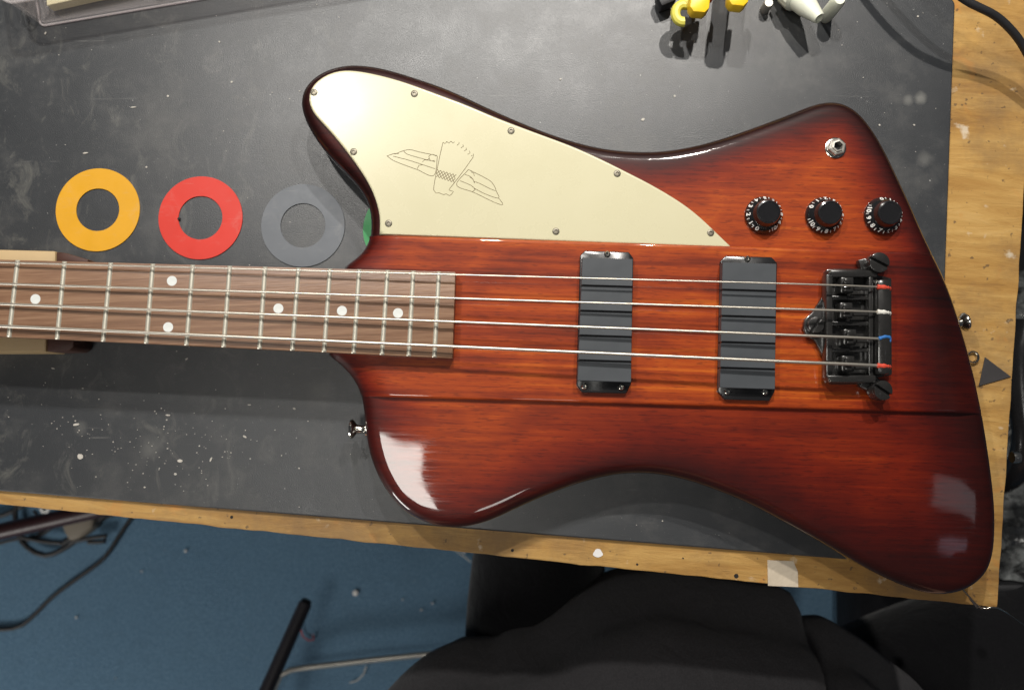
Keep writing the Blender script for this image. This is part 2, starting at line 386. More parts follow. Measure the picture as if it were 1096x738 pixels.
OB = resample(outl_b, .0026, 3)
OUT = OUT+OB[:-1]
OUTn = np.array([(p.x, p.y) for p in OUT])
def pip(P, poly):
    x, y = P[:, 0], P[:, 1]; ins = np.zeros(len(P), bool)
    n = len(poly)
    for i in range(n):
        x1, y1 = poly[i]; x2, y2 = poly[(i+1) % n]
        if y1 == y2: continue
        c = ((y1 > y) != (y2 > y)) & (x < (x2-x1)*(y-y1)/(y2-y1)+x1)
        ins ^= c
    return ins
def dist(P, poly, closed=True):
    A = poly; B = np.roll(poly, -1, 0)
    if not closed: A, B = poly[:-1], poly[1:]
    out = np.full(len(P), 1e9)
    for a, b in zip(A, B):
        d = b-a; L = (d*d).sum()
        if L < 1e-14: continue
        t = np.clip(((P-a) @ d)/L, 0, 1)
        q = a+t[:, None]*d
        out = np.minimum(out, np.hypot(*(P-q).T))
    return out
def rnd(d, r):
    d = np.clip(d, 0, r); return r-np.sqrt(np.maximum(r*r-(r-d)**2, 0))
def slab(name, poly, height, zbot_fn, mat, parent, rings, grid=.005, burst=None, near=None):
    """closed solid over a 2-D outline; height(P) gives the top, zbot_fn(P) the underside"""
    poly = np.array(poly); n = len(poly)
    pts = [tuple(p) for p in poly]
    nxt = np.roll(poly, -1, 0); prv = np.roll(poly, 1, 0)
    tan = nxt-prv; nor = np.stack([-tan[:, 1], tan[:, 0]], 1); nor /= np.linalg.norm(nor, axis=1)[:, None]+1e-12
    area_ = .5*np.sum(poly[:, 0]*nxt[:, 1]-nxt[:, 0]*poly[:, 1])
    if area_ < 0: nor = -nor
    cand = []
    for d in rings:
        q = poly+nor*d
        ok = (dist(q, poly) > d*.97) & pip(q, poly)
        q = q[ok]
        cand.append(q)
    lo, hi = poly.min(0), poly.max(0)
    gx, gy = np.meshgrid(np.arange(lo[0], hi[0], grid), np.arange(lo[1], hi[1], grid))
    G = np.stack([gx.ravel(), gy.ravel()], 1)+np.random.RandomState(3).uniform(-.15, .15, (gx.size, 2))*grid
    dm = max(rings) if rings else 0
    G = G[pip(G, poly)]; G = G[dist(G, poly) > dm+.6*grid]
    cand.append(G)
    pts += [tuple(p) for q in cand for p in q]
    vv, ee, ff, *_ = delaunay_2d_cdt([Vector(p) for p in pts], [(i, (i+1) % n) for i in range(n)], [], 1, 1e-7)
    P = np.array([(v.x, v.y) for v in vv]); zt = height(P); zb = zbot_fn(P); N = len(P)
    V = [(x, y, z) for (x, y), z in zip(P, zt)]+[(x, y, z) for (x, y), z in zip(P, zb)]
    F = [tuple(f) for f in ff]; cnt = {}
    for f in F:
        for a, b in zip(f, f[1:]+f[:1]): cnt[(a, b)] = 1
    side = [(b, a, a+N, b+N) for (a, b) in cnt if (b, a) not in cnt]
    F2 = F+[tuple(i+N for i in f[::-1]) for f in F]+side
    attr = None
    if burst is not None:
        bv = burst(P); attr = {'burst': list(bv)+list(bv*0)}
    return mesh(name, V, F2, mat, parent, smooth=True, attr=attr, sharp=50)

tl0, tl1 = U(397, 251.0, TOPC), U(985, 269.5, TOPC)
bl0, bl1 = U(389, 424.3, TOPC), U(1045, 442.8, TOPC)
def side_of(P, a, b): return (b.x-a.x)*(P[:, 1]-a.y)-(b.y-a.y)*(P[:, 0]-a.x)     # >0 above (towards +y)
def clip(poly, a, b, keep):          # keep side where sign*side>0
    out = []; n = len(poly)
    s = side_of(poly, a, b)*keep
    for i in range(n):
        j = (i+1) % n
        if s[i] >= 0: out.append(poly[i])
        if (s[i] > 0) != (s[j] > 0) and s[i] != 0 and s[j] != 0:
            t = s[i]/(s[i]-s[j]); out.append(poly[i]+(poly[j]-poly[i])*t)
    return np.array(out)
def densify(poly, step=.0026):
    out = []
    for a, b in zip(poly, np.roll(poly, -1, 0)):
        L = np.hypot(*(b-a)); n = max(1, int(L/step))
        for k in range(n): out.append(a+(b-a)*k/n)
    return np.array(out)
def linedist(P, a, b): return np.abs(side_of(P, a, b))/math.hypot(b.x-a.x, b.y-a.y)
off = Vector((0, .0003, 0))
up_poly = densify(clip(OUTn, tl0-off, tl1-off, 1)); lo_poly = densify(clip(OUTn, bl0+off, bl1+off, -1))
ce_poly = densify(clip(clip(OUTn, tl0, tl1, -1), bl0, bl1, 1))
neck_x = OUTn[:, 0].min()
# the open edge of the outline (everything but the cut under the neck) is what is rounded over
ne_a = U(352, 380, ZS); ne_b = U(369, 286, ZS)
OPEN = np.array([(p.x, p.y) for p in OUT])    # runs from neck-top notch round to neck underside; closing segment = neck cut
def dopen(P): return dist(P, OPEN, closed=False)
RT, RB = .0072, .005
ARM = .0013
def hw(P):
    d = dopen(P)
    # wings roll away softly over the last centimetres, then round over
    soft = ARM*np.clip(1-d/.020, 0, 1)**2.2
    return TOPW-rnd(d, RT)-soft
def zb(P): return .0006+rnd(dopen(P), RB)
def hc(P):
    d = dopen(P); l = np.minimum(linedist(P, tl0, tl1), linedist(P, bl0, bl1))
    soft = ARM*np.clip(1-d/.020, 0, 1)**2.2
    u = np.clip(d/.022, 0, 1); u = u*u*(3-2*u)
    return TOPW+(TOPC-TOPW)*u-np.maximum(rnd(d, RT), rnd(l, .0013)*u)-soft
def burst(P):
    d = dopen(P); return np.clip((d-.002)/.050, 0, 1)
def burst_c(P):
    d = dopen(P)
    xr = np.clip((.285-P[:, 0])/.10, .06, 1)          # the stain darkens towards the tail
    return np.minimum(np.clip((d+.004)/.036, 0, 1), xr)
def burst_u(P):
    return np.clip((dopen(P)-.003)/.040, 0, 1)
def burst_shade_l(P):
    d = dopen(P); xr = np.clip((.40-P[:, 0])/.42, .28, 1)  # burst stain plus painted shade, darker towards the tail and lower edge
    return np.clip((d+.006)/.060, 0, 1)*xr*np.clip((P[:, 1]+.21)/.17, .70, 1)
rg = [.0003, .001, .002, .0034, .005, .0072, .010, .014, .020]
slab('wing', up_poly, hw, zb, MAT['body'], bass, rg, .005, burst_u)
slab('wing', lo_poly, hw, zb, MAT['body'], bass, rg, .005, burst_shade_l)
slab('centre_block', ce_poly, hc, zb, MAT['block'], bass, rg[:7], .005, burst_c)

# neck, fretboard
ZF = .0520
f_tr, f_br = U(487.5, 290.8, ZF), U(484.5, 383.4, ZF)
f_tl, f_bl = U(0, 277.6, ZF), U(0, 360.3, ZF)
ext = 1.0+.305/ (f_tr-f_tl).length
def along(a, b, k): return a+(b-a)*k
ntl, nbl = along(f_tr, f_tl, 1.98), along(f_br, f_bl, 1.98)
prism('fretboard', [f_tr, f_br, nbl, ntl], ZF-.0058, ZF, MAT['rose'], bass, .0006, 2)
V, F = [], []; NS = 12
for i in range(25):
    k = i/24*1.99; a, b = along(f_tr, f_tl, k), along(f_br, f_bl, k)
    dep = .016 if k < .2 else .0185
    for j in range(NS+1):
        an = math.pi*j/NS; q = (a+b)/2+(a-b)/2*math.cos(an)*.995
        V.append((q.x, q.y, ZF-.006-dep*math.sin(an)**.75))
for i in range(24):
    for j in range(NS):
        p = i*(NS+1)+j; F.append((p, p+1, p+NS+2, p+NS+1))
    F.append((i*(NS+1), (i+1)*(NS+1), (i+1)*(NS+1)+NS, i*(NS+1)+NS))
F.append(tuple(range(NS+1))); F.append(tuple(24*(NS+1)+j for j in range(NS+1)))
a_ = {'burst': [.35]*len(V)}
mesh('neck', V, F, MAT['block'], bass, smooth=True, attr=a_, sharp=50)
frt = [(18.7, 9.4), (69, 61), (118.5, 110.3), (163.7, 156.5), (206.4, 199.6), (246, 239.5), (283.9, 277.9), (319.6, 313), (353.3, 347), (384.6, 378.7), (415, 409), (442.5, 437.7), (469.9, 465)]
def line_y(p, q, x): return p.y+(q.y-p.y)*(x-p.x)/(q.x-p.x)
fp = []
for tx, bx in frt:
    a = U(tx, 285, ZF); a.y = line_y(f_tl, f_tr, a.x); b = U(bx, 366, ZF); b.y = line_y(f_bl, f_br, b.x); fp.append((a, b))
# frets beyond the frame, by the rule of the octave
sad = U(912, 345, ZF); L34 = .864
x8 = (fp[0][0]+fp[0][1])/2
for n in range(7, 0, -1):
    dd = L34*(2**(-n/12)-2**(-8/12)); k = dd
    dirv = (f_tl-f_tr).normalized()
    a = fp[0][0]+dirv*k; b = fp[0][1]+(f_bl-f_br).normalized()*k; fp.append((a, b))
for a, b in fp:
    bm = bmesh.new(); e = (a-b).normalized(); wv = Vector((e.y, -e.x, 0))
    ends = [(b+e*.0001, .35), (b+e*.0008, 1), (a-e*.0008, 1), (a-e*.0001, .35)]; rings = []
    for p, s in ends:
        rings.append([bm.verts.new(p+wv*(.00155*math.cos(math.pi*j/6))+Vector((0, 0, .0012*s*math.sin(math.pi*j/6)-.0001))) for j in range(7)])
    for r1, r2 in zip(rings, rings[1:]):
        for j in range(6): bm.faces.new((r1[j], r1[j+1], r2[j+1], r2[j]))
    bm.faces.new(rings[0]); bm.faces.new(rings[-1])
    bmobj('fret', bm, MAT['fret'], bass)
for px, py in ((38, 320), (184, 300.5), (180, 350), (298, 330), (366, 332.5), (426, 335)):
    lathe('inlay_dot', [(.0032, 0), (.0032, .00012), (0, .00014)], U(px, py, ZF), MAT['dot'], bass, n=24)
# nut and headstock, left of the frame
nc = (ntl+nbl)/2
box('nut', (nc.x, nc.y, ZF+.0005), (.005, (ntl-nbl).length, .007), MAT['ivory'], bass, rz=-.037)
hs = [ntl+Vector((-.002, .0, 0)), ntl+Vector((-.05, .022, 0)), ntl+Vector((-.19, .035, 0)), ntl+Vector((-.215, .0, 0)), nbl+Vector((-.18, -.008, 0)), nbl+Vector((-.04, -.016, 0)), nbl+Vector((-.002, 0, 0))]
prism('headstock', hs, ZF-.020, ZF-.006, MAT['black'], bass, .002, 2)
for k in range(4):
    p = nbl+Vector((-.035-.043*k, .014, 0)); lathe('tuner_post', [(.006, 0), (.006, .012), (.0045, .013), (0, .013)], (p.x, p.y, ZF-.007), MAT['chrome'], bass)

# strings
SZ0, SZ1 = .0552, .0602
strs = [((0, 280.7), (280, 288.5), (840, 303.4), (941.5, 307.0), .00055), ((0, 303.5), (280, 312.5), (840, 330.4), (941.5, 333.8), .00070), ((0, 325), (280, 336.8), (840, 358.2), (942, 362.4), .00083), ((0, 348.7), (280, 360.8), (840, 386.7), (942, 391.2), .0010)]
silks = ['redsilk', 'whitesilk', 'bluesilk', 'redsilk']
str_mid = []
for i, (a, b, c, d, r) in enumerate(strs):
    A, D_ = U(*a, SZ0), U(c[0], c[1], SZ1-.0004)
    nutp = ntl+(nbl-ntl)*((A-f_tl).length/(f_bl-f_tl).length*0+(i+.5)/4); nutp.z = ZF+.003
    S = U(909, c[1]+(d[1]-c[1])*.62, SZ1); E = U(d[0], d[1], SZ1-.0042)
    tube('string', [nutp, A, D_, S, E], r, MAT['string'], bass, n=10)
    str_mid.append(S)

# pickguard
pg = [(406,250.6),(406.8,231),(403.7,218.6),(397.6,202),(389.4,188),(377,170),(361,149.6),(344.7,131),(333.5,119.5),(328.8,107),(331,95),(338.6,86.0),(350.8,78.3),(364,74.8),(381,75.6),(405.7,80.3),(432,87.6),(462.6,98.6),(500,112.6),(530.5,125.6),(571,141),(611.8,156.2),(642,169.6),(672.8,184.9),(700,199),(730.5,217.5),(750.8,233.5),(767,249),(783.3,264.6)]
gp = smoothpath([U(x, y, TOPW+.0022) for x, y in pg], .003)
for _ in range(5): gp = [gp[0]]+[(gp[i-1]+gp[i]*2+gp[i+1])/4 for i in range(1, len(gp)-1)]+[gp[-1]]
gdn = densify(np.array([(p.x, p.y) for p in gp]), .003)
def hg(P):
    return TOPW+.0022-rnd(dist(P, gdn), .0009)*.9
slab('pickguard', gdn, hg, lambda P: np.full(len(P), TOPW-.0018), MAT['guard'], bass, [.0004, .0009, .0016], .008)
ZG = TOPW+.0022
def small_screw(name, p, r, h, parent, mat='screw'):
    lathe(name, [(r, 0), (r*.96, h*.5), (r*.7, h), (r*.42, h), (r*.34, h*.1), (0, h*.1)], p, MAT[mat], parent, n=18)
for px, py in ((336, 99), (443.5, 100.4), (378.5, 162.4), (415.9, 239), (547, 140), (660.6, 185.7), (760.6, 249), (595, 247.5)):
    small_screw('pickguard_screw', U(px, py, ZG), .0024, .0007, bass)
# bird emblem printed on the pickguard
emb = [
 [(95,248),(150,230),(180,231)], [(150,235),(215,210),(260,203),(340,222),(455,245)], [(95,248),(140,280),(200,305),(310,345),(430,388),(458,250)],
 [(215,212),(240,235),(330,262),(385,275),(400,265),(395,250),(410,238),(430,238),(450,250)], [(140,250),(240,275),(350,310),(440,340)],
 [(350,290),(365,275),(395,278),(440,290)], [(312,340),(325,315),(350,310)], [(398,268),(412,284),(440,280)],
 [(497,150),(470,270),(430,490),(470,512),(500,525),(520,520),(545,533),(572,502),(540,492),(575,445),(640,360),(690,290),(715,255)],
 [(497,150),(512,160),(524,145)], [(524,145),(541,156),(554,142)], [(554,142),(570,156),(580,146)], [(598,172),(612,160),(612,150)], [(626,190),(644,178),(640,166)], [(650,212),(668,200),(662,190)], [(674,236),(692,226),(686,212)], [(700,246),(716,250),(714,232)],
 [(680,345),(720,365),(800,405),(850,440),(877,495),(830,480),(760,445),(722,430)], [(877,495),(897,550),(800,520),(722,480),(722,488)], [(897,550),(928,596),(870,582),(720,510),(595,455),(680,345)],
 [(655,380),(700,400),(725,440)], [(690,400),(712,412),(722,440)], [(620,425),(700,460),(728,490),(708,505)], [(700,362),(718,372),(722,392)]]
def hatch(u, v):
    a, b, c_, d_ = (458, 345), (592, 382), (577, 440), (448, 398)
    return tuple((a[m]*(1-u)+b[m]*u)*(1-v)+(d_[m]*(1-u)+c_[m]*u)*v for m in (0, 1))
for k in range(-1, 6):
    for sg in (1, -1):
        u0, u1 = (k/6, (k+2)/6) if sg > 0 else ((k+2)/6, k/6)
        v0, v1 = 0, 1
        if u0 < 0: v0 = .5; u0 = 0
        if u0 > 1: v0 = .5; u0 = 1
        if u1 > 1: v1 = .5; u1 = 1
        if u1 < 0: v1 = .5; u1 = 0
        emb.append([hatch(u0, v0), hatch((u0+u1)/2, (v0+v1)/2), hatch(u1, v1)])
bm = bmesh.new()
for pl in emb:
    P3 = smoothpath([Vector((*U(400+x/6.706, 130+y/6.706, ZG+.00002).xy, ZG+.00002)) for x, y in pl], .0015)
    add_tube(bm, P3, .00020, 4)
bmobj('bird_emblem', bm, MAT['line'], bass)

# pickups
def pickup(o1, cov, grooves, screws):
    z = TOPC
    ring = prism('pickup', upoly(o1, z+.0035), z-.002, z+.0035, MAT['black'], bass, .0007, 2)
    (x0t, x1t, yt), (x0b, x1b, yb) = cov
    def xe(y): f = (y-yt)/(yb-yt); return x0t+(x0b-x0t)*f, x1t+(x1b-x1t)*f
    zc = z+.0095; ys = [yt]+grooves+[yb]
    base = prism('cover_base', upoly([(x0t+.6, yt+1), (x1t-.6, yt+1.5), (x1b-.6, yb-1), (x0b+.6, yb-1)], zc-.0012), z, zc-.0012, MAT['black'], ring, .0003, 1)
    for a, b in zip(ys, ys[1:]):
        a2 = a+(1.1 if a != yt else 0); b2 = b-(1.1 if b != yb else 0)
        (l0, r0), (l1, r1) = xe(a2), xe(b2)
        prism('cover_segment', upoly([(l0, a2), (r0, a2+.03*(r0-l0)), (r1, b2+.03*(r1-l1)), (l1, b2)], zc), z+.003, zc, MAT['cover'], ring, .00022, 1)
    for px, py in screws: small_screw('screw', U(px, py, z+.0035), .0021, .0012, ring, 'chrome')
pickup([(626,268),(673,269.5),(678,276),(675.5,411),(670,421),(623,420),(617,412),(621,273)], ((623.3,677.3,275.5),(618.2,675.5,407)), [305.5,332.5,359,385.5], [(650,271.8),(625.5,413.5),(665,414.2)])
pickup([(777,273.5),(826,275),(832,281),(829.5,419),(823.5,429),(776,427.5),(768.5,419),(771.5,279)], ((773.5,831,280.5),(770.5,829.5,414.5)), [310,338,366,393.5], [(800,276.8),(778.7,419),(819,419.5)])

# control knobs
glyph = {}
def glyph_mesh(s):
    if s not in glyph:
        cu = bpy.data.curves.new('g', 'FONT'); cu.body = s; cu.size = .0042; cu.align_x = 'CENTER'; cu.align_y = 'CENTER'; cu.extrude = .00006; cu.offset = .00014
        o = bpy.data.objects.new('g', cu); C.objects.link(o); bpy.context.view_layer.update()
        glyph[s] = bpy.data.meshes.new_from_object(o.evaluated_get(bpy.context.evaluated_depsgraph_get())); bpy.data.objects.remove(o)
    return glyph[s]
def knob(px, py, turn):
    c = U(px, py, TOPW)
    k = lathe('control_knob', [(0, .0002), (.0124, .0002), (.0126, .0012), (.0124, .0022), (.0098, .0056), (.0088, .0062), (.0085, .0068), (.0081, .0108), (.0077, .0116), (.0066, .0119), (.0062, .0116), (0, .0115)], c, MAT['knob'], bass, n=64)
    slope = math.atan2(.0034, .0026)
    for i in range(11):
        a = turn-i*math.radians(30)
        for s, rr in ((str(i), .0110), ):
            me = glyph_mesh(s); g = bpy.data.objects.new('numeral', me); C.objects.link(g)
            if not me.materials: me.materials.append(MAT['white'])
            zr = .0022+(.0124-rr)*1.307
            pos = c+Vector((math.cos(a)*rr, math.sin(a)*rr, zr+.0002)); g.parent = k
            g.rotation_euler = (Matrix.Rotation(a-math.pi/2, 3, 'Z').to_4x4() @ Matrix.Rotation(math.pi, 3, 'Z').to_4x4() @ Matrix.Rotation(.0, 3, 'X').to_4x4() @ Matrix.Rotation(math.radians(42), 3, 'X').to_4x4()).to_euler()
            g.rotation_euler = (Matrix.Rotation(a+math.pi/2, 4, 'Z') @ Matrix.Rotation(math.radians(46), 4, 'X')).to_euler()
            g.location = pos-WL[k]
    bm = bmesh.new()
    for i in range(22):
        a = turn-i*math.radians(15)-math.radians(7.5)*0
        if i % 2 == 0: continue
        p = c+Vector((math.cos(a)*.0119, math.sin(a)*.0119, .0029)); q = c+Vector((math.cos(a)*.0108, math.sin(a)*.0108, .0044))
        add_tube(bm, [p, q], .00030, 4)
    bmobj('tick_marks', bm, MAT['white'], k)
knob(816.8, 230.8, R(-120)); knob(881.5, 231.3, R(150)); knob(944.2, 231.5, R(100))

# jack socket
c = U(894, 158.5, TOPW)
jk = lathe('jack_socket', [(.0068, 0), (.0070, .0006), (.0062, .0010), (.0050, .0010)], c, MAT['chrome'], bass)
bm = bmesh.new()
add_lathe(bm, [(.0029, .0010), (.0057, .0010), (.0060, .0018), (.0058, .0036), (.0048, .0042), (.0040, .0042), (.0039, .0052), (.0031, .0053), (.0030, .0008)], c, Matrix.Rotation(.3, 3, 'Z'), 6)
bmobj('hex_nut', bm, MAT['nutmetal'], jk, smooth=False)
lathe('socket_hole', [(.0030, .0050), (.0028, .0012), (0, .0011)], c, MAT['dark'], jk)

# bridge
zb0 = TOPC
br = prism('bridge', upoly([(886,287.5),(926,287.5),(934,293),(954.5,297.5),(955,401),(940,404),(925,411),(889,411),(883,404),(883,384),(872,364),(864,360.5),(860,350),(862,341),(869,335),(881,317),(883,293)], zb0+.0045), zb0+.0010, zb0+.0045, MAT['bridge'], bass, .0007, 2)
def bpart(name, x0, y0, x1, y1, z0, z1, bev=.0006, mat='bridge'):
    return prism(name, rectpx(x0, y0, x1, y1, zb0+z1), zb0+z0, zb0+z1, MAT[mat], br, bev, 2)
bpart('side_rail', 886, 288.5, 940, 296.5, .0035, .0125, .0012); bpart('side_rail', 886, 401, 938, 409.5, .0035, .0125, .0012)
bpart('front_rail', 884.5, 293, 891.5, 404, .0035, .0120, .0009)
bpart('tail_bar', 939.5, 298, 954.5, 401, .0035, .0165, .0028)
bpart('inner_rail', 930, 296, 935, 402, .0035, .0120, .0007)
for i, S in enumerate(str_mid):
    yy = [304.8, 332, 360.5, 389][i]
    if i < 3:
        ym = [318.5, 346, 374.5][i]; bpart('divider', 890, ym-2.2, 932, ym+2.2, .0035, .0105, .0006)
    x0 = [900, 899, 903, 901][i]
    sd = prism('saddle', rectpx(x0, yy-8.5, x0+14, yy+8.5, zb0+.0140), zb0+.0050, zb0+.0140, MAT['bridge'], br, .0009, 2)
    bm = bmesh.new(); A = U(x0+7.5, yy-6, zb0+.0165); B = U(x0+7.5, yy+6, zb0+.0165)
    add_prism(bm, upoly([(x0+4, yy-7), (x0+11, yy-7), (x0+11, yy-1.2), (x0+4, yy-1.2)], zb0+.0172), zb0+.0138, zb0+.0172, .0007)
    add_prism(bm, upoly([(x0+4, yy+1.4), (x0+11, yy+1.4), (x0+11, yy+7), (x0+4, yy+7)], zb0+.0172), zb0+.0138, zb0+.0172, .0007)
    bmobj('string_notch', bm, MAT['bridge'], sd)
    ya = yy+4.5
    A, B = U(x0+14, ya, zb0+.0095), U(931, ya, zb0+.0095); tube('intonation_screw', [A, B], .0011, MAT['bridge'], br, 10)
    # wrapped silk end
    A = U(939, [306.9, 333.6, 362.2, 391][i], SZ1-.0032)
    pts = [A, A+Vector((.0045, -.0002, .0000)), A+Vector((.0082, -.0007, -.0022)), A+Vector((.0094, -.0010, -.0060))] if i != 2 else [A+Vector((.001, 0, 0)), A+Vector((.0045, .0012, .0003)), A+Vector((.0078, .0008, -.0006)), A+Vector((.0085, -.0010, -.0015)), A+Vector((.006, -.0022, -.0012)), A+Vector((.0042, -.0018, -.0012))]
    pts = smoothpath(pts, .0008); rr = [(.0015 if i != 2 else .0011)*(1+.13*math.sin(k*1.9)) for k in range(len(pts))]
    bm = bmesh.new(); add_tube(bm, pts, rr, 8); bmobj('string_winding', bm, MAT[silks[i]], br)
def slotted(px, py, r, z0, h, ang, tilt=0):
    c = U(px, py, zb0+z0+h); c.z = zb0+z0
    bm = bmesh.new(); n = 40
    add_lathe(bm, [(0, 0), (r*.93, 0), (r, h*.12), (r, h*.70), (0, h*.70)], (0, 0, 0), None, n, lambda k: 1 if k % 2 else .965)
    g = r*.13; ang0 = math.asin(g/r)
    for s in (0, math.pi):
        pts = [Vector((r*.98*math.cos(a), r*.98*math.sin(a))) for a in [s+ang0+(math.pi-2*ang0)*k/14 for k in range(15)]]
        add_prism(bm, pts, h*.69, h, r*.07, 2)
    bmesh.ops.rotate(bm, verts=bm.verts, cent=(0, 0, 0), matrix=Matrix.Rotation(tilt, 3, 'Y') @ Matrix.Rotation(ang, 3, 'Z'))
    bmesh.ops.translate(bm, verts=bm.verts, vec=c)
    return bmobj('height_screw', bm, MAT['bridge'], br)
for px, py, ex, ey in ((941.5, 281, 926, 285), (943, 416.5, 928, 409)):
    bm = bmesh.new()
    a, b = U(px, py, zb0+.004), U(ex, ey, zb0+.004); e = (a-b); e.normalize(); nn = Vector((-e.y, e.x, 0))
    pts = [b-e*.004-nn*.005, a-nn*.005]+[a+Vector((math.cos(t), math.sin(t), 0))*.0052 for t in [math.atan2(-nn.y, -nn.x)+math.pi*k/8 for k in range(1, 8)]]+[a+nn*.005, b-e*.004+nn*.005]
    add_prism(bm, pts, zb0+.0012, zb0+.0065, .0006)
    bmobj('mounting_ear', bm, MAT['bridge'], br)
slotted(941.7, 280.6, .0066, .0045, .0105, R(-28)); slotted(943.5, 417.5, .0064, .0045, .0095, R(-32), R(9)); slotted(874.5, 347.5, .0052, .0045, .0050, R(55), R(-6))
for px, py in ((888, 291), (888, 407), (937, 301)):
    small_screw('screw', U(px, py, zb0+.0125), .0012, .0006, br, 'chrome')

# strap buttons
def strap_button(px, py, dirv, zc=.020):
    c = U(px, py, zc); rot = Vector(dirv).to_track_quat('Z', 'Y').to_matrix()
    lathe('strap_button', [(.0050, -.004), (.0050, .0006), (.0032, .0016), (.0026, .004), (.0032, .0070), (.0062, .0092), (.0066, .0102), (.0062, .0112), (.0030, .0122), (0, .0124)], c, MAT['chrome'], bass, rot)
strap_button(393, 459, (-1, .02, 0)); strap_button(1017, 347.5, (.97, .20, 0), .014)

# ------------------------------------------------------------------ things on the mat
def flat_ring(px, py, ro, ri, mat, label, hole=True):
    z = .0009; c = U(px, py, z); s = (CAMZ-z)/FPX; s = (U(px+10, py, z)-c).length/10
    bm = bmesh.new(); add_lathe(bm, [(ri*s, -.0006), (ri*s, -.0001), (ri*s+.0001, 0), (ro*s-.0001, 0), (ro*s, -.0001), (ro*s, -.0006), (ri*s, -.0006)], c, None, 96)
    o = bmobj('flat_ring', bm, MAT[mat], None); setp(o, label, 'ring', 'flat coloured rings laid in a row on the mat'); return o
flat_ring(104.5, 224.4, 45.0, 23.0, 'yellow', 'yellow flat plastic ring, leftmost of the row on the black mat')
flat_ring(214.5, 233.0, 45.0, 23.5, 'red', 'red flat plastic ring lying between the yellow and grey rings')
flat_ring(324.2, 241.2, 44.8, 24.0, 'grey', 'dull grey flat ring on the mat beside the bass horn')
flat_ring(433.5, 245.5, 45.0, 23.5, 'green', 'green flat ring mostly hidden under the bass body, only a sliver showing')
c = U(191.5, 234, .0014)
fleck = lathe('debris_chip', [(0, -.0002), (.0011, -.0001), (.0009, .0006), (0, .0008)], c, MAT['dark'], None, n=7)
setp(fleck, 'tiny black chip lying on the inner edge of the red ring', 'chip')

# debris on the mat and carpet
bm = bmesh.new(); rs = random.Random(11)
big = [(180, 444, 3.2, 1.2), (86, 488, 4.2, 4), (193, 493, 3.5, 2.2), (267, 433, 2.2, 1), (262, 467, 3.2, 1.4), (82, 454, 5.5, 1.6), (226, 491, 1.2, 3.6), (200, 384, 2.2, 1.2), (315, 437, 2, 1.4), (57, 394, 2.4, 1), (188, 507, 1.8, 1.8), (143, 115, 4.2, .8), (92, 164, 4.0, 1), (235, 45, 1.3, 1.3), (180, 103, 1.5, 1.5), (248, 88, 1.5, 1.5), (157, 179, 1.5, 1.2), (49, 36, 1, 2.4), (722, 103, 1.6, 1.4), (941, 134, 1.4, 1.2), (978, 134, 1.4, 1.2), (982, 18, 1.4, 1.4), (600, 85, 2, 1), (688, 128, 2.6, 2), (709, 557, 1, 1), (155, 521, 1.3, 1.2)]
for px, py, a, b in big:
    c = U(px, py, 0); ang = rs.uniform(-.6, .6); n = 7; k = .62/1000*.85
    pts = [c+Vector((a*k*math.cos(t)*rs.uniform(.7, 1.1)*math.cos(ang)-b*k*math.sin(t)*math.sin(ang), a*k*math.cos(t)*math.sin(ang)+b*k*math.sin(t)*rs.uniform(.7, 1.1)*math.cos(ang), 0)) for t in [2*math.pi*i/n for i in range(n)]]
    add_prism(bm, pts, .0001, .0006, 0)
for i in range(250):
    if i < 110: px, py = rs.gauss(190, 60), rs.gauss(480, 28)
    elif i < 145: px, py = rs.gauss(85, 30), rs.gauss(455, 30)
    else: px, py = rs.uniform(0, 1010), rs.uniform(0, 580)
    if py > 520+px*.07 or px < 0: continue
    c = U(px, py, 0); r = abs(rs.gauss(.00022, .00013))+.00010
    pts = [c+Vector((r*math.cos(t)*rs.uniform(.6, 1.4), r*math.sin(t)*rs.uniform(.5, 1.1), 0)) for t in [2*math.pi*i/5 for i in range(5)]]
    add_prism(bm, pts, .0001, .0004, 0)
o = bmobj('sanding_debris', bm, plain('pale_debris', (.50, .47, .42), .8, var=.4, scale=300), None, smooth=False)
setp(o, 'pale wood chips and dust flecks scattered over the black mat', 'debris', kind='stuff')

# clear box, upper left
zt = .038; cb = U(44, 29, 0)
box_t = thing('plastic_box', (cb.x, cb.y+.05, 0), 'clear rigid plastic box holding cream card at the far left corner', 'box')
e1 = (U(216, 0, 0)-cb); Lx = .30; e1.normalize(); e2 = Vector((-e1.y, e1.x, 0))
lean = .006
def rrect(a, b, c, d, r, n=6):
    """rounded quadrilateral from a corner, along e1 and e2"""
    out = []
    P0 = [(a, c), (b, c), (b, d), (a, d)]
    cs = [((a+r, c+r), math.pi), ((b-r, c+r), 1.5*math.pi), ((b-r, d-r), 0), ((a+r, d-r), .5*math.pi)]
    for (cx, cy), s in cs:
        for k in range(n+1):
            t = s+(math.pi/2)*k/n; out.append(cb+e1*(cx+r*math.cos(t))+e2*(cy+r*math.sin(t)))
    return out
lo_ = rrect(0, Lx, 0, .16, .004); hi_ = rrect(-lean, Lx+lean, -lean*.2, .16+lean, .010)
li = rrect(.0014, Lx-.0014, .0014, .16-.0014, .003); hin = rrect(-lean+.0015, Lx+lean-.0015, -lean*.2+.0015, .16+lean-.0015, .009)
N = len(lo_); V = [(p.x, p.y, .0004) for p in lo_]+[(p.x, p.y, zt) for p in hi_]+[(p.x, p.y, zt) for p in hin]+[(p.x, p.y, .0022) for p in li]
F = [tuple(range(N))[::-1], tuple(range(3*N, 4*N))]
for k in range(N):
    q = (k+1) % N
    for l in range(3): F.append((l*N+k, l*N+q, (l+1)*N+q, (l+1)*N+k))
mesh('tray', V, F, MAT['clear'], box_t, smooth=True, sharp=40)
